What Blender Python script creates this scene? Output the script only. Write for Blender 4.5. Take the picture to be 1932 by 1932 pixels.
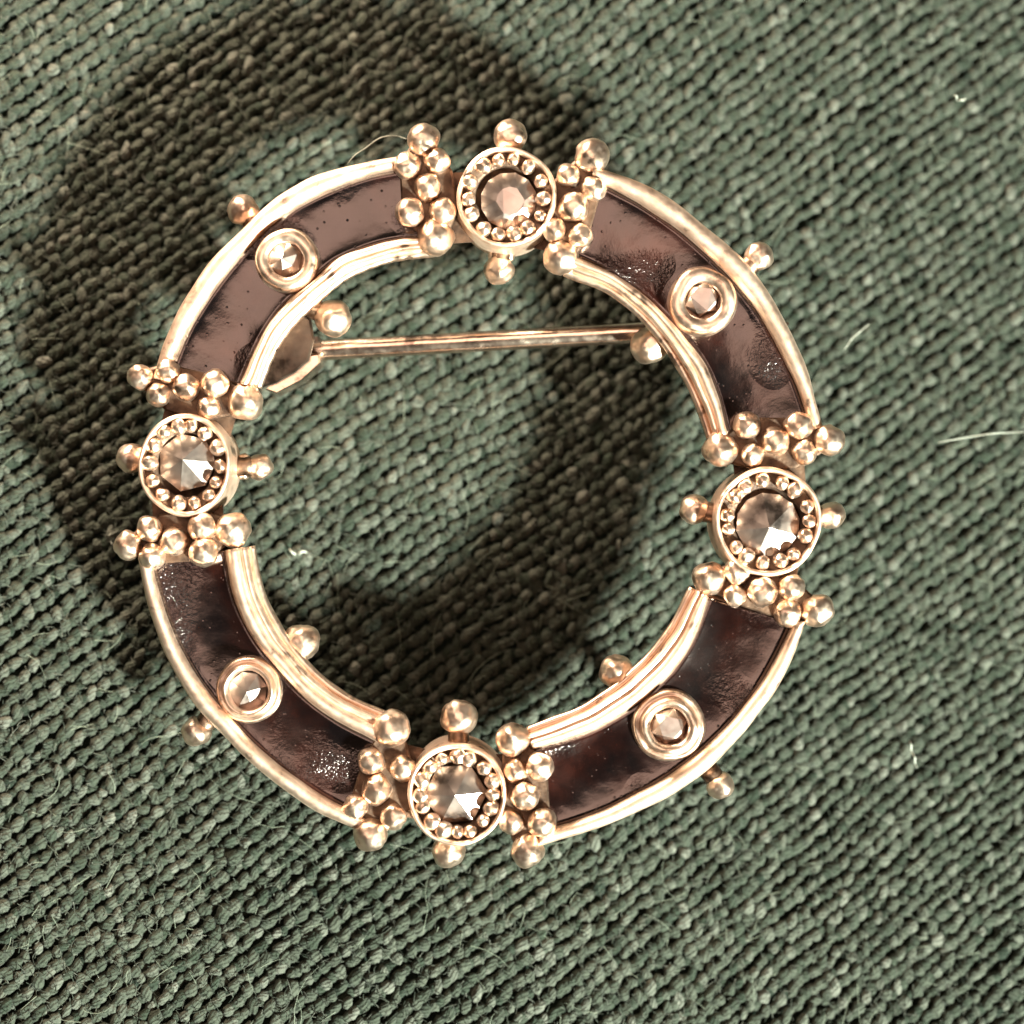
import bpy, bmesh, math, random
import numpy as np
from mathutils import Vector, Matrix, noise
random.seed(7); rng = np.random.default_rng(7)
for o in list(bpy.data.objects): bpy.data.objects.remove(o, do_unlink=True)
S = bpy.context.scene
COL = S.collection
S.unit_settings.system = 'METRIC'; S.unit_settings.scale_length = 0.01   # one unit is one centimetre
PI = math.pi

# ------------------------------------------------------------------ camera, world, lamps, exposure
CAM_Z = 9.6; TOP = 0.60; PX = 0.002            # px of a 1932 px wide view -> cm at the height of the rims
cam_d = bpy.data.cameras.new('camera'); cam = bpy.data.objects.new('camera', cam_d); COL.objects.link(cam)
cam.location = (0, 0, CAM_Z); cam_d.sensor_width = 36
cam_d.angle = 2*math.atan(966*PX/(CAM_Z-TOP)); cam_d.clip_start = 0.1; cam_d.clip_end = 500
cam_d.dof.use_dof = True; cam_d.dof.focus_distance = CAM_Z-0.5; cam_d.dof.aperture_fstop = 0.32
S.camera = cam
W = bpy.data.worlds.new('World'); S.world = W; W.use_nodes = True
bg = W.node_tree.nodes['Background']; bg.inputs[0].default_value = (1.0, 0.69, 0.50, 1); bg.inputs[1].default_value = 0.06

def lamp(name, loc, size, power, color, target=(0, 0, 0.3), shape='DISK', size_y=None):
    l = bpy.data.lights.new(name, 'AREA'); l.shape = shape; l.size = size
    if size_y: l.size_y = size_y
    l.energy = power; l.color = color
    o = bpy.data.objects.new(name, l); COL.objects.link(o); o.location = loc
    o.rotation_euler = (Vector(target)-Vector(loc)).to_track_quat('-Z', 'Y').to_euler()
    return o
def polar(az, el, d): return (d*math.cos(el)*math.cos(az), d*math.cos(el)*math.sin(az), d*math.sin(el))
R = math.radians
lamp('key_lamp', polar(R(-45), R(35.5), 26), 2.4, 45000, (0.93, 1.0, 0.86))
lamp('overhead_lamp', (-1.7, 3.0, 14), 8, 470, (1.0, 0.68, 0.52), (-1.7, 3.0, 0), 'RECTANGLE', 6)
lamp('window_lamp', polar(R(118), R(12.5), 6.0), 1.7, 1150, (1.0, 0.80, 0.60), shape='SQUARE')
S.view_settings.view_transform = 'Standard'; S.view_settings.look = 'None'
S.view_settings.exposure = 0; S.view_settings.gamma = 1
S.render.engine = 'CYCLES'

# ------------------------------------------------------------------ helpers
def W2(px, py, z=TOP):
    k = PX*(CAM_Z-z)/(CAM_Z-TOP)
    return Vector(((px-966)*k, (966-py)*k, z))
def tag(o, label=None, cat=None, group=None, kind=None):
    for k, v in (('label', label), ('category', cat), ('group', group), ('kind', kind)):
        if v: o[k] = v
    return o
def link(name, me, mat=None, parent=None, smooth=True):
    o = bpy.data.objects.new(name, me); COL.objects.link(o)
    if mat and not me.materials: me.materials.append(mat)
    if smooth and len(me.polygons): me.polygons.foreach_set('use_smooth', [True]*len(me.polygons))
    if parent: o.parent = parent
    return o
def from_np(name, V, F):
    me = bpy.data.meshes.new(name)
    me.vertices.add(len(V)); me.vertices.foreach_set('co', np.asarray(V, np.float32).ravel())
    n = F.shape[1]
    me.loops.add(F.size); me.loops.foreach_set('vertex_index', F.ravel().astype(np.int32))
    me.polygons.add(len(F)); me.polygons.foreach_set('loop_start', np.arange(0, F.size, n, dtype=np.int32))
    me.polygons.foreach_set('loop_total', np.full(len(F), n, np.int32))
    me.update(calc_edges=True); return me
def nz(v, s, seed=0):
    return noise.noise(Vector((v[0]*s+seed*7.3, v[1]*s+seed*3.1, v[2]*s+seed*1.7)))

def spline(pts, n, tx=None):
    P = [np.array(p, float) for p in pts]
    P = [2*P[0]-P[1]]+P+[2*P[-1]-P[-2]]
    d = [0.0]
    for i in range(1, len(P)-2): d.append(d[-1]+np.linalg.norm(P[i+1]-P[i]))
    out = []
    for k in range(n):
        u = d[-1]*k/(n-1); i = 0
        while i < len(d)-2 and d[i+1] < u: i += 1
        t = (u-d[i])/(d[i+1]-d[i]); p0, p1, p2, p3 = P[i:i+4]
        out.append(.5*((2*p1)+(-p0+p2)*t+(2*p0-5*p1+4*p2-p3)*t*t+(-p0+3*p1-3*p2+p3)*t**3))
    return np.array(out)
def smooth_curve(c, k=2):
    c = c.copy()
    for _ in range(k): c[1:-1] = (c[:-2]+2*c[1:-1]+c[2:])/4
    return c
def world(c, z=TOP): return np.array([W2(p[0], p[1], z)[:2] for p in c])

def strip(name, A, B, prof, mat, parent, wob=0.0, seed=0, closed=True, wfun=None):
    """solid ribbon: prof = (s, z) across from A to B, capped at both ends"""
    n = len(A); m = len(prof); V = []; F = []
    for i in range(n):
        for (s, z) in prof:
            p = A[i]*(1-s)+B[i]*s
            q = [p[0], p[1], z]
            if wob:
                q[0] += wob*nz(q, 9, seed); q[1] += wob*nz(q, 9, seed+5); q[2] += wob*.8*nz(q, 12, seed+9)
            if wfun: q = wfun(i/(n-1), s, q)
            V.append(q)
    mm = m if closed else m-1
    for i in range(n-1):
        for j in range(mm):
            a = i*m+j; b = i*m+(j+1) % m
            F.append((a, b, b+m, a+m))
    me = bpy.data.meshes.new(name)
    if closed: F += [tuple(range(m))[::-1], tuple((n-1)*m+j for j in range(m))]
    me.from_pydata(V, [], F); me.update()
    bm = bmesh.new(); bm.from_mesh(me); bmesh.ops.recalc_face_normals(bm, faces=bm.faces); bm.to_mesh(me); bm.free()
    o = link(name, me, mat, parent)
    for p in me.polygons:
        if len(p.vertices) > 4: p.use_smooth = False
    return o
def lathe(name, c, prof, mat, parent, n=56, ex=1, ey=1, wob=0.004, seed=0, tilt=(0, 0), rip=0, ripn=0):
    V = []; F = []; m = len(prof)
    for i in range(n):
        a = 2*PI*i/n
        for (r, z) in prof:
            rr = r*(1+wob*6*noise.noise(Vector((math.cos(a)*1.3+seed, math.sin(a)*1.3, z*3))))
            q = Vector((rr*math.cos(a)*ex, rr*math.sin(a)*ey, z))
            q.z += wob*noise.noise(Vector((q.x*14+seed, q.y*14, 3.3)))
            V.append((c[0]+q.x+tilt[0]*(z-.45), c[1]+q.y+tilt[1]*(z-.45), q.z))
    for i in range(n):
        for j in range(m-1):
            a = i*m+j; b = ((i+1) % n)*m+j
            F.append((a, b, b+1, a+1))
    me = bpy.data.meshes.new(name); me.from_pydata(V, [], F); me.update()
    return link(name, me, mat, parent)
def tube(name, pts, rad, mat, parent, n=10, rfun=None, caps=True):
    P = [Vector(p) for p in pts]; V = []; F = []
    up = Vector((0, 0, 1))
    for i, p in enumerate(P):
        t = (P[min(i+1, len(P)-1)]-P[max(i-1, 0)]).normalized()
        s = t.cross(up); s = s.normalized() if s.length > 1e-4 else Vector((1, 0, 0)); u = s.cross(t)
        for k in range(n):
            a = 2*PI*k/n; r = rad*(rfun(i/(len(P)-1), a) if rfun else 1)
            V.append(p+s*(math.cos(a)*r)+u*(math.sin(a)*r))
    for i in range(len(P)-1):
        for k in range(n):
            F.append((i*n+k, i*n+(k+1) % n, (i+1)*n+(k+1) % n, (i+1)*n+k))
    if caps: F += [tuple(range(n))[::-1], tuple((len(P)-1)*n+k for k in range(n))]
    me = bpy.data.meshes.new(name); me.from_pydata(V, [], F); me.update()
    return link(name, me, mat, parent)

# ------------------------------------------------------------------ materials
def mat_new(name):
    m = bpy.data.materials.new(name); m.use_nodes = True
    nt = m.node_tree; return m, nt, nt.nodes['Principled BSDF']
def nnode(nt, typ, **kw):
    n = nt.nodes.new(typ)
    for k, v in kw.items():
        if k in n.inputs: n.inputs[k].default_value = v
        else: setattr(n, k, v)
    return n
def coords(nt, scale=(1, 1, 1)):
    g = nt.nodes.new('ShaderNodeNewGeometry'); mp = nt.nodes.new('ShaderNodeMapping'); mp.inputs['Scale'].default_value = scale
    nt.links.new(g.outputs['Position'], mp.inputs[0]); return mp.outputs[0]
def ramp(nt, src, stops):
    r = nt.nodes.new('ShaderNodeValToRGB'); nt.links.new(src, r.inputs[0])
    while len(r.color_ramp.elements) < len(stops): r.color_ramp.elements.new(.5)
    for e, (p, c) in zip(r.color_ramp.elements, stops): e.position = p; e.color = (*c, 1)
    return r.outputs[0]
def noise_n(nt, co, scale, detail=3, rough=.55):
    n = nnode(nt, 'ShaderNodeTexNoise', Scale=scale, Detail=detail, Roughness=rough); nt.links.new(co, n.inputs['Vector']); return n.outputs['Fac']
def bump(nt, src, strength, dist, prev=None):
    b = nnode(nt, 'ShaderNodeBump', Strength=strength, Distance=dist); nt.links.new(src, b.inputs['Height'])
    if prev: nt.links.new(prev, b.inputs['Normal'])
    return b.outputs[0]

def make_metal(name, c0, c1, r0, r1, bstr, scale=40):
    m, nt, b = mat_new(name); co = coords(nt)
    f = noise_n(nt, co, scale*.35, 4)
    nt.links.new(ramp(nt, f, [(.31, tuple(q*.30 for q in c0)), (.39, c0), (.62, c1)]), b.inputs['Base Color'])
    b.inputs['Metallic'].default_value = 1
    g = noise_n(nt, co, scale, 4, .65)
    nt.links.new(ramp(nt, g, [(.3, (r0,)*3), (.75, (r1,)*3)]), b.inputs['Roughness'])
    h = bump(nt, g, bstr, .004); h = bump(nt, noise_n(nt, co, scale*.25, 2), bstr, .02, h)
    nt.links.new(h, b.inputs['Normal']); return m
GOLD = make_metal('warm_silver', (.86, .62, .47), (.95, .75, .61), .28, .44, .10)
RIM = make_metal('worn_rim', (.84, .60, .46), (.94, .73, .59), .42, .58, .15, 30)
DARKM = make_metal('oxidised_metal', (.16, .10, .07), (.42, .28, .20), .30, .55, .5, 36)
PINM = make_metal('pin_metal', (.82, .62, .50), (.93, .75, .62), .16, .30, .2, 20)
HINGE = make_metal('dull_hinge', (.07, .048, .038), (.15, .105, .08), .4, .55, .4, 18)
STONE = make_metal('marcasite', (.50, .41, .37), (.66, .56, .51), .30, .42, .12, 22)

m, nt, b = mat_new('dark_patina'); PATINA = m; co = coords(nt)
nt.links.new(ramp(nt, noise_n(nt, co, 16, 4), [(.35, (.05, .030, .022)), (.7, (.20, .125, .085))]), b.inputs['Base Color'])
b.inputs['Metallic'].default_value = .75; b.inputs['Roughness'].default_value = .5
nt.links.new(bump(nt, noise_n(nt, co, 30, 4), .6, .008), b.inputs['Normal'])
m, nt, b = mat_new('black_enamel'); ENAMEL = m; co = coords(nt)
f = noise_n(nt, co, 3.2, 4, .6)
nt.links.new(ramp(nt, f, [(.38, (.001, .0007, .001)), (.52, (.006, .0015, .0012)), (.66, (.020, .005, .0035))]), b.inputs['Base Color'])
b.inputs['IOR'].default_value = 1.9; b.inputs['Specular Tint'].default_value = (1.0, .87, .85, 1); b.inputs['Roughness'].default_value = .2
g = noise_n(nt, co, 26, 5, .7)
nt.links.new(ramp(nt, noise_n(nt, co, 5, 3), [(.35, (.13,)*3), (.7, (.24,)*3)]), b.inputs['Roughness'])
h = bump(nt, g, .12, .006); h = bump(nt, noise_n(nt, co, 7, 2), .08, .03, h)
v = nnode(nt, 'ShaderNodeTexVoronoi', Scale=30); nt.links.new(co, v.inputs['Vector'])
msk = ramp(nt, noise_n(nt, co, 3.5, 1, .4), [(.52, (0, 0, 0)), (.70, (1, 1, 1))])
mu = nnode(nt, 'ShaderNodeMath', operation='MULTIPLY'); nt.links.new(msk, mu.inputs[0]); nt.links.new(noise_n(nt, co, 48, 3, .7), mu.inputs[1])
h = bump(nt, mu.outputs[0], .85, .011, h)
pit = ramp(nt, v.outputs['Distance'], [(.0, (0, 0, 0)), (.16, (1, 1, 1))]); h = bump(nt, pit, .3, .004, h)
nt.links.new(h, b.inputs['Normal'])

def cloth_mat(name, dark):
    m, nt, b = mat_new(name); co = coords(nt)
    at = nnode(nt, 'ShaderNodeAttribute', attribute_name='yarn')
    c = ramp(nt, at.outputs['Fac'], [(0, (.010, .017, .012)), (.3, (.028, .038, .027)), (.65, (.062, .070, .055)), (1, (.13, .135, .115))])
    mx = nnode(nt, 'ShaderNodeMixRGB', blend_type='MULTIPLY'); mx.inputs[0].default_value = .75
    nt.links.new(c, mx.inputs[1]); nt.links.new(ramp(nt, noise_n(nt, co, 55, 4, .7), [(.32, (.55, .6, .57)), (.66, (1.3, 1.27, 1.24))]), mx.inputs[2])
    tw = nnode(nt, 'ShaderNodeAttribute', attribute_name='twist')
    ml = nnode(nt, 'ShaderNodeMath', operation='MULTIPLY'); nt.links.new(tw.outputs['Fac'], ml.inputs[0]); ml.inputs[1].default_value = 8.5
    sn = nnode(nt, 'ShaderNodeMath', operation='SINE'); nt.links.new(ml.outputs[0], sn.inputs[0])
    nt.links.new(mx.outputs[0], b.inputs['Base Color'])
    b.inputs['Roughness'].default_value = .85; b.inputs['Specular IOR Level'].default_value = .1
    b.inputs['Sheen Weight'].default_value = .06; b.inputs['Sheen Roughness'].default_value = .5
    h = bump(nt, noise_n(nt, co, 60, 4, .75), .9, .014); h = bump(nt, sn.outputs[0], .5, .004, h); h = bump(nt, noise_n(nt, co, 25, 3), .4, .02, h); nt.links.new(h, b.inputs['Normal'])
    return m
CLOTH = cloth_mat('green_wool', 0)
m, nt, b = mat_new('pale_fibre'); FIB = m
b.inputs['Base Color'].default_value = (.42, .44, .38, 1); b.inputs['Roughness'].default_value = .6
m, nt, b = mat_new('green_fibre'); GFIB = m
b.inputs['Base Color'].default_value = (.22, .25, .19, 1); b.inputs['Roughness'].default_value = .8

# ------------------------------------------------------------------ the cloth
def cloth_z(x, y):
    return -.036 - .11*x - .10*y + (.022 if y > 0 else .020)*y*y + .05*noise.noise(Vector((x*.55+3, y*.55, 1.2))) - .01
HALF = 3.1
n = 90; g = np.linspace(-HALF, HALF, n)
V = [(x, y, cloth_z(x, y)-.030) for y in g for x in g]
F = np.array([(j*n+i, j*n+i+1, (j+1)*n+i+1, (j+1)*n+i) for j in range(n-1) for i in range(n-1)])
cme = from_np('cloth', np.array(V), F)
cloth = link('cloth', cme, CLOTH)
tag(cloth, 'dark green nubbly woven wool cloth lying under the round brooch', None, None, 'structure')
a = cme.attributes.new('yarn', 'FLOAT', 'POINT'); a.data.foreach_set('value', np.full(len(V), .0, np.float32))

def ico(sub):
    bm = bmesh.new(); bmesh.ops.create_icosphere(bm, subdivisions=sub, radius=1)
    V = np.array([v.co[:] for v in bm.verts]); F = np.array([[v.index for v in f.verts] for f in bm.faces]); bm.free(); return V, F
IV, IF = ico(2)
def yarn_layer(name, ax, bx, off, ang, dims, zoff, ybase, jit):
    Vs = []; Fs = []; At = []; Tw = []; k = 0
    A = Vector(ax); B = Vector(bx)
    for i in range(-130, 131):
        for j in range(-130, 131):
            p = A*(i+off[0])+B*(j+off[1])
            if abs(p.x) > HALF+.3 or abs(p.y) > HALF+.3: continue
            # the weave wanders a little
            wx = .09*noise.noise(Vector((p.x*.8, p.y*.8, 5.1)))+.014*noise.noise(Vector((p.x*5, p.y*5, 2)))
            wy = .09*noise.noise(Vector((p.x*.8, p.y*.8, 9.7)))+.014*noise.noise(Vector((p.x*5, p.y*5, 8)))
            x = p.x+wx+rng.normal(0, jit); y = p.y+wy+rng.normal(0, jit)
            if abs(x) > HALF or abs(y) > HALF: continue
            v0 = IV
            an = ang+.35*noise.noise(Vector((x*.7, y*.7, 3)))+rng.normal(0, .27)
            Tw.append(v0[:, 0]*1.0+v0[:, 1]*.9+rng.uniform(0, 9))
            sx, sy, sz = dims[0]*rng.uniform(.75, 1.25), dims[1]*rng.uniform(.75, 1.2), dims[2]*rng.uniform(.7, 1.2)
            v = IV.copy()
            # squarish yarn float, pinched at one end, bent over the thread below
            pinch = 1-.28*rng.uniform(-.3, 1)*v[:, 0]
            v[:, 1] *= pinch
            v[:, 2] -= .35*v[:, 0]**2
            v += rng.normal(0, .075, v.shape)
            v *= (sx, sy, sz)
            ry = rng.normal(0, .18); c, s = math.cos(ry), math.sin(ry)
            v = np.stack([v[:, 0]*c+v[:, 2]*s, v[:, 1], -v[:, 0]*s+v[:, 2]*c], 1)
            c, s = math.cos(an), math.sin(an)
            v = np.stack([v[:, 0]*c-v[:, 1]*s, v[:, 0]*s+v[:, 1]*c, v[:, 2]], 1)
            v += (x, y, cloth_z(x, y)+zoff+rng.normal(0, .005))
            Vs.append(v); Fs.append(IF+k); k += len(v)
            At.append(np.full(len(v), np.clip(ybase+rng.normal(0, .14)+(.3 if rng.random() < .05 else 0), 0, 1)))
    me = from_np(name, np.concatenate(Vs), np.concatenate(Fs))
    a = me.attributes.new('yarn', 'FLOAT', 'POINT'); a.data.foreach_set('value', np.concatenate(At).astype(np.float32))
    a = me.attributes.new('twist', 'FLOAT', 'POINT'); a.data.foreach_set('value', np.concatenate(Tw).astype(np.float32))
    o = link(name, me, CLOTH, cloth); tag(o, kind='stuff'); return len(Vs)
U = .00213*.93
n1 = yarn_layer('yarn_floats', (23.5*U, 17.5*U), (10*U, -26.5*U), (0, 0), R(66), (.0335, .0226, .018), -.004, .60, .0048)
n2 = yarn_layer('cross_yarns', (23.5*U, 17.5*U), (10*U, -26.5*U), (.5, .04), R(36), (.0315, .0215, .016), -.012, .44, .005)
print('floats', n1, n2)
# fuzz: short fibres standing off the yarns
def fuzz(name, N, Lmin, Lexp, rad, curl, mat, lo, hi):
    x = rng.uniform(-HALF, HALF, N); y = rng.uniform(-HALF, HALF, N)
    z = np.array([cloth_z(a, b) for a, b in zip(x, y)])+rng.uniform(lo, hi, N)
    an = rng.uniform(0, 2*PI, N); L = rng.exponential(Lexp, N)+Lmin; cur = rng.normal(0, curl, N); lift = rng.uniform(-.012, .016, N)
    K = 5; V = np.zeros((N, K, 3, 3))
    for q in range(K):
        rr = rad*(1-q/(K+1)); nx, ny = -np.sin(an), np.cos(an)
        V[:, q, 0] = np.stack([x+nx*rr, y+ny*rr, z], 1); V[:, q, 1] = np.stack([x-nx*rr, y-ny*rr, z], 1); V[:, q, 2] = np.stack([x, y, z+rr*1.5], 1)
        an = an+cur*L/K; x = x+np.cos(an)*L/K; y = y+np.sin(an)*L/K; z = z+lift*math.sin(PI*(q+.5)/K)
    F = []
    for q in range(K-1):
        for e in range(3): F.append((q*3+e, q*3+(e+1) % 3, q*3+3+(e+1) % 3, q*3+3+e))
    F = (np.array(F)[None]+(np.arange(N)*K*3)[:, None, None]).reshape(-1, 4)
    me = from_np(name, V.reshape(-1, 3), F)
    a = me.attributes.new('yarn', 'FLOAT', 'POINT'); a.data.foreach_set('value', np.repeat(rng.uniform(.3, 1, N), K*3).astype(np.float32))
    o = link(name, me, mat, cloth); tag(o, kind='stuff')
fuzz('yarn_fibres', 42000, .02, .018, .0021, 16, CLOTH, .004, .020)
fuzz('wool_fuzz', 1300, .06, .06, .0012, 7, GFIB, .012, .03)

# ------------------------------------------------------------------ the brooch
brooch = bpy.data.objects.new('brooch', None); COL.objects.link(brooch); brooch.empty_display_size = .3
tag(brooch, 'round openwork brooch of rose-toned metal with dark enamel panels, granule clusters and faceted stones', 'brooch')
SEG = [
 dict(OO=[(770,289),(704,298),(600,325),(520,368),(460,423),(400,482),(350,552),(315,620),(288,700)],
      OI=[(765,316),(704,326),(620,356),(545,395),(493,438),(430,505),(378,578),(342,640),(318,704)],
      IO=[(800,445),(750,449),(704,459),(631,488),(587,527),(532,574),(488,639),(455,712)],
      II=[(805,467),(750,473),(704,485),(644,511),(592,553),(540,602),(503,657),(480,714)]),
 dict(OO=[(1130,312),(1219,344),(1289,388),(1352,440),(1412,494),(1458,557),(1503,640),(1529,706),(1552,792)],
      OI=[(1130,340),(1211,383),(1276,427),(1328,471),(1386,528),(1435,590),(1473,659),(1505,726),(1530,800)],
      IO=[(1090,482),(1159,513),(1211,549),(1253,588),(1291,630),(1328,680),(1352,732),(1372,806)],
      II=[(1080,508),(1155,538),(1200,572),(1240,612),(1276,661),(1308,715),(1330,764),(1346,812)]),
 dict(OO=[(1519,1185),(1485,1273),(1440,1341),(1385,1409),(1330,1462),(1263,1508),(1185,1544),(1107,1573),(1030,1596)],
      OI=[(1494,1185),(1455,1263),(1414,1325),(1362,1385),(1300,1440),(1237,1482),(1159,1522),(1107,1545),(1030,1570)],
      IO=[(1334,1140),(1312,1200),(1280,1255),(1236,1302),(1185,1344),(1107,1386),(1020,1412)],
      II=[(1310,1125),(1279,1185),(1246,1230),(1200,1278),(1152,1316),(1100,1349),(1010,1383)]),
 dict(OO=[(668,1569),(576,1523),(488,1458),(436,1408),(384,1355),(342,1300),(300,1216),(274,1138),(257,1060)],
      OI=[(680,1543),(592,1495),(514,1438),(458,1386),(406,1328),(364,1271),(326,1200),(297,1120),(282,1056)],
      IO=[(706,1400),(631,1362),(566,1313),(522,1265),(482,1217),(451,1162),(432,1107),(424,1052)],
      II=[(720,1358),(644,1323),(585,1277),(544,1232),(511,1182),(488,1136),(474,1095),(466,1045)])]
NN = 64
RZ = .585
for si, s in enumerate(SEG):
    def ext(P, d=13):
        P = [np.array(p, float) for p in P]; a = P[0]-P[1]; b = P[-1]-P[-2]
        return [P[0]+a/np.linalg.norm(a)*d]+P+[P[-1]+b/np.linalg.norm(b)*d]
    OO, OI, IO, II = [world(smooth_curve(spline(ext(s[k]), NN), 6)) for k in ('OO', 'OI', 'IO', 'II')]
    prof = [(.02, .455), (.02, .485), (.5, .48), (.98, .485), (.98, .455), (.9, .445), (.1, .445)]
    body = strip('segment_tray', OO, II, prof, DARKM, brooch)
    strip('outer_rim', OO, OI, [(0, .45), (-.02, .54), (.12, RZ-.012), (.35, RZ), (.65, RZ), (.88, RZ-.012), (1, .55), (1, .45)], RIM, body, .004, si)
    # inner rim: a broad flat band, then a thin wire soldered a little lower against it
    strip('inner_rim', IO, II, [(0, .45), (0, .55), (.12, RZ-.008), (.3, RZ+.004), (.55, RZ), (.62, RZ-.020), (.70, RZ-.024), (.80, RZ-.008), (.92, RZ-.012), (1.02, .545), (1.04, .435), (.9, .43)], RIM, body, .005, si+4)
    cen = world([(903, 940)])[0]
    mid = []
    for p in II:
        d = cen-p; d /= np.linalg.norm(d); mid.append((p[0]+d[0]*.012, p[1]+d[1]*.012, .515))
    bead = 90 if si == 0 else 0
    tube('edge_wire', mid, .017, GOLD, body, 8, (lambda t, a: 1+.14*abs(math.sin(t*PI*46))) if si == 0 else (lambda t, a: 1+.08*math.sin(t*31)))
    # enamel: slightly dished and uneven sheet filling the tray
    V = []; F = []; m = 15
    for i in range(NN):
        for j in range(m):
            t = j/(m-1); p = OI[i]*(1-t)+IO[i]*t
            z = .548-.013*(1-(2*t-1)**2)**.6+.006*noise.noise(Vector((p[0]*3, p[1]*3, si)))+.0015*noise.noise(Vector((p[0]*14, p[1]*14, si)))
            V.append((p[0], p[1], z))
    for i in range(NN-1):
        for j in range(m-1):
            F.append((i*m+j, i*m+j+1, (i+1)*m+j+1, (i+1)*m+j))
    me = bpy.data.meshes.new('enamel_panel'); me.from_pydata(V, [], F); me.update()
    bm = bmesh.new(); bm.from_mesh(me); bmesh.ops.recalc_face_normals(bm, faces=bm.faces)
    if sum(f.normal.z for f in bm.faces) < 0: bmesh.ops.reverse_faces(bm, faces=bm.faces)
    r = bmesh.ops.extrude_face_region(bm, geom=bm.faces[:]); 
    for v in [e for e in r['geom'] if isinstance(e, bmesh.types.BMVert)]: v.co.z -= .06
    bmesh.ops.recalc_face_normals(bm, faces=bm.faces); bm.to_mesh(me); bm.free()
    link('enamel_panel', me, ENAMEL, body)

bc = W2(903, 940)
lathe('back_ring', bc[:2], [(.985, .425), (.985, .443), (1.255, .443), (1.255, .425), (.985, .425)], PATINA, brooch, 120, wob=0)
for p_ in bpy.data.objects['back_ring'].data.polygons: p_.use_smooth = False
# granule meshes: a few uneven balls shared by all granules
GR = []
for k in range(7):
    bm = bmesh.new(); bmesh.ops.create_icosphere(bm, subdivisions=4, radius=1)
    for v in bm.verts:
        q = v.co.copy()
        v.co = q*(1+.13*noise.noise(q*1.3+Vector((k*5, 0, 0)))+.045*noise.noise(q*4+Vector((k*3, 1, 0))))
    me = bpy.data.meshes.new('granule'); bm.to_mesh(me); bm.free(); me.materials.append(GOLD)
    me.polygons.foreach_set('use_smooth', [True]*len(me.polygons)); GR.append(me)
def granule(px, py, r, z, parent, name='granule', sc=(1, 1, 1), rot=None):
    o = bpy.data.objects.new(name, random.choice(GR)); COL.objects.link(o); o.parent = parent
    o.location = W2(px, py, z); rr = 1.04*r*PX*(CAM_Z-z)/(CAM_Z-TOP)
    o.scale = (rr*sc[0], rr*sc[1], rr*sc[2])
    o.rotation_euler = rot if rot else (random.uniform(0, 6), random.uniform(0, 6), random.uniform(0, 6)); return o

CL = [
 [(799,264,30),(768,314,25),(824,304,24),(806,353,25),(773,401,27),(834,399,25),(821,448,34)],
 [(1118,295,32),(1072,331,22),(1121,355,23),(1082,391,28),(1045,433,22),(1095,445,22),(1058,487,32)],
 [(264,711,23),(317,701,22),(299,745,22),(351,732,25),(406,724,26),(394,770,21),(463,759,33)],
 [(241,1029,26),(282,998,24),(287,1050,24),(329,1021,27),(381,995,26),(384,1042,27),(441,999,32)],
 [(739,1374,35),(700,1436,25),(760,1450,24),(711,1489,28),(671,1523,23),(742,1541,24),(699,1574,31)],
 [(968,1395,31),(1018,1447,26),(974,1455,22),(990,1503,26),(966,1550,23),(1023,1552,27),(996,1604,31)],
 [(1359,848,32),(1409,802,25),(1420,859,21),(1463,832,26),(1507,803,26),(1517,854,23),(1564,830,28)],
 [(1338,1092,31),(1392,1077,25),(1387,1123,21),(1438,1116,28),(1494,1108,24),(1486,1157,26),(1542,1152,30)]]
def hull(P):
    P = sorted(set(P)); 
    def half(Q):
        h = []
        for p in Q:
            while len(h) > 1 and (h[-1][0]-h[-2][0])*(p[1]-h[-2][1])-(h[-1][1]-h[-2][1])*(p[0]-h[-2][0]) <= 0: h.pop()
            h.append(p)
        return h
    a = half(P); b = half(P[::-1]); return a[:-1]+b[:-1]
for ci, cl in enumerate(CL):
    pts = []
    for (x, y, r) in cl:
        for k in range(10):
            pts.append((x+math.cos(k*PI/5)*r*.62, y+math.sin(k*PI/5)*r*.62))
    bx, by = min(((955,372),(350,877),(862,1498),(1449,984)), key=lambda b: (b[0]-cl[3][0])**2+(b[1]-cl[3][1])**2)
    ctr = [p for p in pts]
    for (x, y, r) in cl[1:-1]:
        d = math.hypot(bx-x, by-y); pts.append((x+(bx-x)/d*min(34, max(0, d-88)), y+(by-y)/d*min(34, max(0, d-88))))
        pts.append((x-(bx-x)/d*17, y-(by-y)/d*17))
    H = hull(pts); hp = [W2(x, y, .55) for x, y in H]
    c = sum(hp, Vector())/len(hp)
    bm = bmesh.new(); rings = []
    for z, s in ((.44, .93), (.50, .98), (.545, .97), (.553, .90)):
        rings.append([bm.verts.new((c.x+(p.x-c.x)*s, c.y+(p.y-c.y)*s, z)) for p in hp])
    L = len(hp)
    for a_, b_ in zip(rings, rings[1:]):
        for k in range(L): bm.faces.new((a_[k], a_[(k+1) % L], b_[(k+1) % L], b_[k]))
    bm.faces.new(rings[-1]); bm.faces.new(rings[0][::-1]); bmesh.ops.recalc_face_normals(bm, faces=bm.faces)
    me = bpy.data.meshes.new('cluster_plate'); bm.to_mesh(me); bm.free()
    pl = link('cluster_plate', me, PATINA, brooch, smooth=False)
    for i, (x, y, r) in enumerate(cl):
        big = r >= 29
        granule(x, y, r, .555+.03*random.random() if not big else .545, pl, sc=(1, 1, random.uniform(.95, 1.25)), rot=(0, 0, random.uniform(0, 6)))
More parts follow.
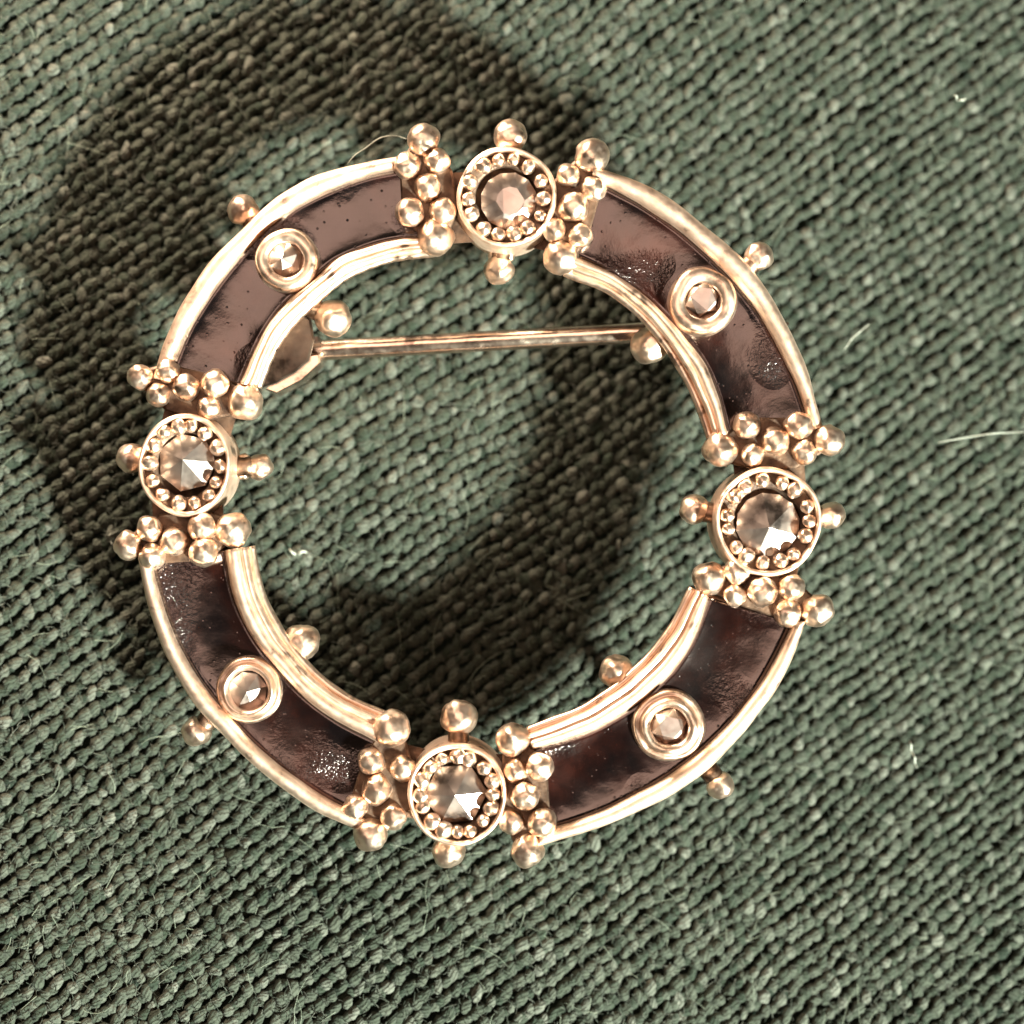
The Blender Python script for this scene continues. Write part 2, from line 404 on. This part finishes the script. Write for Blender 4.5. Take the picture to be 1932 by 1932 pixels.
    # a thin solder bead between plate and enamel
# single granules round both edges, each on a short peg
for (x, y, r, z, cx, cy) in [(963,257,31,.50,955,330),(941,509,27,.42,950,455),(248,865,27,.50,300,870),(490,881,24,.42,430,880),
                        (865,1353,33,.50,865,1410),(846,1606,30,.44,855,1560),(1309,962,27,.47,1370,972),(1569,973,25,.46,1520,978),
                        (459,397,28,.46,480,425),(1432,484,26,.50,1405,510),(1359,1482,25,.44,1335,1450),(371,1380,27,.44,395,1355),
                        (628,600,33,.42,575,575),(1224,653,33,.42,1280,640),(1164,1268,31,.47,1195,1300),(570,1211,33,.47,530,1245)]:
    g_ = granule(x, y, r, z, brooch)
    a0 = W2(x, y, z); b0 = W2(cx, cy, z)
    d = (b0-a0)
    if (x, y) in ((941, 509), (490, 881)):
        nx, ny = (0, 1) if x < 600 else (1, 0)
        for sg in (-1, 1): granule(x*.5+cx*.5+sg*nx*13, y*.5+cy*.5+sg*ny*13, 12, z-.01, brooch)
    pg = tube('peg', [a0+d*t for t in (.15, .4, .7, 1.0)], .040, DARKM, g_, 10)
    pg.matrix_parent_inverse = (Matrix.Translation(g_.location) @ g_.rotation_euler.to_matrix().to_4x4() @ Matrix.Diagonal((*g_.scale, 1))).inverted()
# ---- four large bezels
def stone(name, c, r, z0, z1, nf, rot, mat, parent, table=0, off=(0, 0)):
    bm = bmesh.new()
    if table: topv = [bm.verts.new((c[0]+off[0]+math.cos(rot+2*PI*(k+.5)/nf)*r*table, c[1]+off[1]+math.sin(rot+2*PI*(k+.5)/nf)*r*table, z1+random.uniform(-.003, .003))) for k in range(nf)]
    else: tv = bm.verts.new((c[0]+off[0], c[1]+off[1], z1))
    lo = []; 
    for k in range(nf):
        a = rot+2*PI*k/nf; lo.append(bm.verts.new((c[0]+math.cos(a)*r, c[1]+math.sin(a)*r, z0+random.uniform(-.006, .006))))
    bt = [bm.verts.new((v.co.x, v.co.y, z0-.07)) for v in lo]
    for k in range(nf):
        k2 = (k+1) % nf
        bm.faces.new((lo[k], lo[k2], bt[k2], bt[k]))
        if table:
            bm.faces.new((lo[k], lo[k2], topv[k])); bm.faces.new((lo[k2], topv[k2], topv[k]))
        else: bm.faces.new((lo[k], lo[k2], tv))
    if table: bm.faces.new(topv)
    bm.faces.new(bt[::-1]); bmesh.ops.recalc_face_normals(bm, faces=bm.faces)
    me = bpy.data.meshes.new(name); bm.to_mesh(me); bm.free()
    return link(name, me, mat, parent, smooth=False)
BZ = [dict(c=(955,372), r=(95,96), s=(960,376), sr=54, nf=12, tb=.5, nb=14, rot=.3, off=(.006,-.004), dz=-.012, lean=(.0,.0)),
      dict(c=(350,877), r=(88,98), s=(350,872), sr=56, nf=7, tb=0, nb=14, rot=.9, off=(-.01,.01), dz=.015, lean=(-.02,0)),
      dict(c=(862,1498), r=(93,97), s=(859,1500), sr=61, nf=6, tb=0, nb=16, rot=.05, off=(0,0), dz=.02, lean=(0,-.02)),
      dict(c=(1449,984), r=(102,104), s=(1451,990), sr=61, nf=12, tb=0, nb=15, rot=.7, off=(.0,-.01), dz=.02, lean=(0,0))]
for bi, q in enumerate(BZ):
    c = W2(*q['c'])[:2]; R0 = PX*(q['r'][0]+q['r'][1])/2; ex, ey = q['r'][0]*PX/R0, q['r'][1]*PX/R0
    bez = lathe('bezel', c, [(R0*.62, .37), (R0*1.05, .375), (R0*1.03, .46), (R0*1.0, .52), (R0*1.0, .585), (R0*.985, .607), (R0*.94, .614), (R0*.90, .603), (R0*.885, .572)], RIM, brooch, 64, ex, ey, .006, bi, q['lean'])
    lathe('bezel_floor', c, [(R0*.90, .57), (R0*.80, .563), (R0*.64, .566), (R0*.615, .56), (R0*.61, .54), (.001, .54)], PATINA, bez, 48, ex, ey, .004, bi+7, q['lean'])
    nb = q['nb']
    for k in range(nb):
        a = 2*PI*(k+random.uniform(-.16, .16))/nb; rr = .755*random.uniform(.97, 1.03)
        granule(q['c'][0]+math.cos(a)*q['r'][0]*rr, q['c'][1]+math.sin(a)*q['r'][1]*rr, 14.2*random.uniform(.85, 1.12), .590, bez, 'bezel_granule', (random.uniform(.85, 1.1), random.uniform(.85, 1.15), 1))
    sc = W2(*q['s'])[:2]
    stone('faceted_stone', sc, q['sr']*PX, .562, .596+q['dz'], q['nf'], q['rot'], STONE, bez, q['tb'], q['off'])
# ---- four small collets on the enamel
CO = [dict(c=(540,490), r=60, h=(536,488), hr=32, nf=6, tb=.0, ln=(.045, 0.02)), dict(c=(1326,567), r=64, h=(1327,563), hr=33, nf=6, tb=.7, ln=(0, -.05)),
      dict(c=(1263,1371), r=65, h=(1265,1373), hr=34, nf=6, tb=.6, ln=(.05, .0)), dict(c=(468,1303), r=60, h=(465,1306), hr=36, nf=8, tb=0, ln=(-.03, -.03))]
for k, q in enumerate(CO):
    c = W2(*q['c'])[:2]; r = q['r']*PX; hr = q['hr']*PX
    mid_r = (r+hr)/2
    prof = [(r*1.04, .47), (r*1.03, .545), (r*.99, .597), (r*.95, .612), (r*.89, .619), (mid_r, .623), (hr*1.14, .619), (hr*1.03, .610), (hr, .59), (hr, .53)]
    if k in (2, 3): prof = [(r*1.08, .47), (r*1.06, .545), (r*1.0, .578), (r*.93, .585), (r*.87, .575), (r*.84, .585), (r*.80, .615), (mid_r*.98, .625), (hr*1.15, .618), (hr*1.03, .60), (hr, .53)]
    prof = [(a_, z_-.016 if z_ > .55 else z_) for a_, z_ in prof]
    co_ = lathe('collet', c, prof, GOLD, brooch, 48, 1, 1, .009, k+20, (0, 0))
    stone('faceted_stone', W2(*q['h'])[:2], hr*1.05, .560, .588 if k != 0 else .600, q['nf'], .4+k, STONE, co_, q['tb'], (-.01 if k == 0 else 0, 0))
    lathe('collet_floor', c, [(hr*1.02, .535), (.001, .535)], DARKM, co_, 24)
# ---- pin, hinge and catch behind the ring
P0 = W2(560, 663, .27); P1 = W2(1488, 611, .30)
pts = [P0.lerp(P1, t) for t in np.linspace(0, 1, 40)]
tube('pin_stem', pts, .040, PINM, brooch, 20, lambda t, a: (1 if t < .72 else max(.14, 1-(t-.72)*2.9))*(1+.03*math.sin(3*a+1)))
def plate(name, poly, z0, z1, mat, parent, bev=.012):
    bm = bmesh.new(); L = len(poly); rings = []
    P = [W2(x, y, z1) for x, y in poly]; c = sum(P, Vector())/L
    for z, s in ((z0, 1), (z1-bev, 1), (z1, .94)):
        rings.append([bm.verts.new((c.x+(p.x-c.x)*s, c.y+(p.y-c.y)*s, z)) for p in P])
    for a_, b_ in zip(rings, rings[1:]):
        for k in range(L): bm.faces.new((a_[k], a_[(k+1) % L], b_[(k+1) % L], b_[k]))
    bm.faces.new(rings[-1]); bm.faces.new(rings[0][::-1]); bmesh.ops.recalc_face_normals(bm, faces=bm.faces)
    me = bpy.data.meshes.new(name); bm.to_mesh(me); bm.free(); return link(name, me, mat, parent, smooth=False)
hg = plate('hinge_plate', [(470,650),(520,590),(565,580),(586,602),(592,640),(582,680),(556,702),(520,722),(480,735),(455,710)], .39, .435, HINGE, brooch)
plate('hinge_cheek', [(548,676),(602,668),(604,684),(570,716),(520,742),(500,735),(530,705)], .17, .39, PINM, hg)
plate('hinge_cheek', [(548,640),(600,634),(602,644),(550,652)], .17, .39, HINGE, hg)
tube('hinge_rivet', [W2(590, y, .27) for y in (636, 645, 655, 665, 672)], .026, PINM, hg, 12)
ct = plate('catch_plate', [(1320,590),(1400,585),(1405,640),(1325,645)], .39, .435, HINGE, brooch)
tube('catch_hook', [W2(1365, 618, .36)+Vector((0, .075*math.cos(a), .09*math.sin(a)-.03)) for a in np.linspace(PI/2, 2.2*PI, 14)], .018, PINM, ct, 8)

# ------------------------------------------------------------------ lint and loose hairs on the cloth
def hair(pts, r, label, z=.03, name='lint_fibre'):
    c = spline(pts, 26)
    P = []
    for i, p in enumerate(c):
        w = W2(p[0], p[1], z); w.z = max(z, cloth_z(w.x, w.y)+.02)+.02*math.sin(i*.5)
        P.append(w)
    o = tube(name, P, r*.5, FIB, None, 6, lambda t, a: .55+.45*math.sin(PI*min(1, max(0, t)))); tag(o, label, 'lint'); return o
hair([(655,310),(680,285),(710,265),(745,255),(768,262)], .0042, 'pale curved hair arching beside the upper left outer rim of the brooch', .30)
hair([(1716,1398),(1722,1420),(1730,1448)], .007, 'short white lint fleck on the cloth at lower right')
hair([(1770,835),(1820,826),(1875,818),(1931,815)], .0040, 'long pale hair lying level on the cloth near the right edge')
hair([(548,1036),(560,1046),(575,1040),(584,1050)], .010, 'small curled white lint tuft inside the ring, near its left side')
hair([(1592,660),(1612,635),(1640,612)], .004, 'short pale hair slanting on the cloth right of the upper right panel')
hair([(226,1030),(214,1012),(232,1000)], .004, 'tiny looped hair beside the leftmost granule')
hair([(1800,180),(1812,190),(1822,186)], .008, 'small white lint speck on the cloth at upper right')
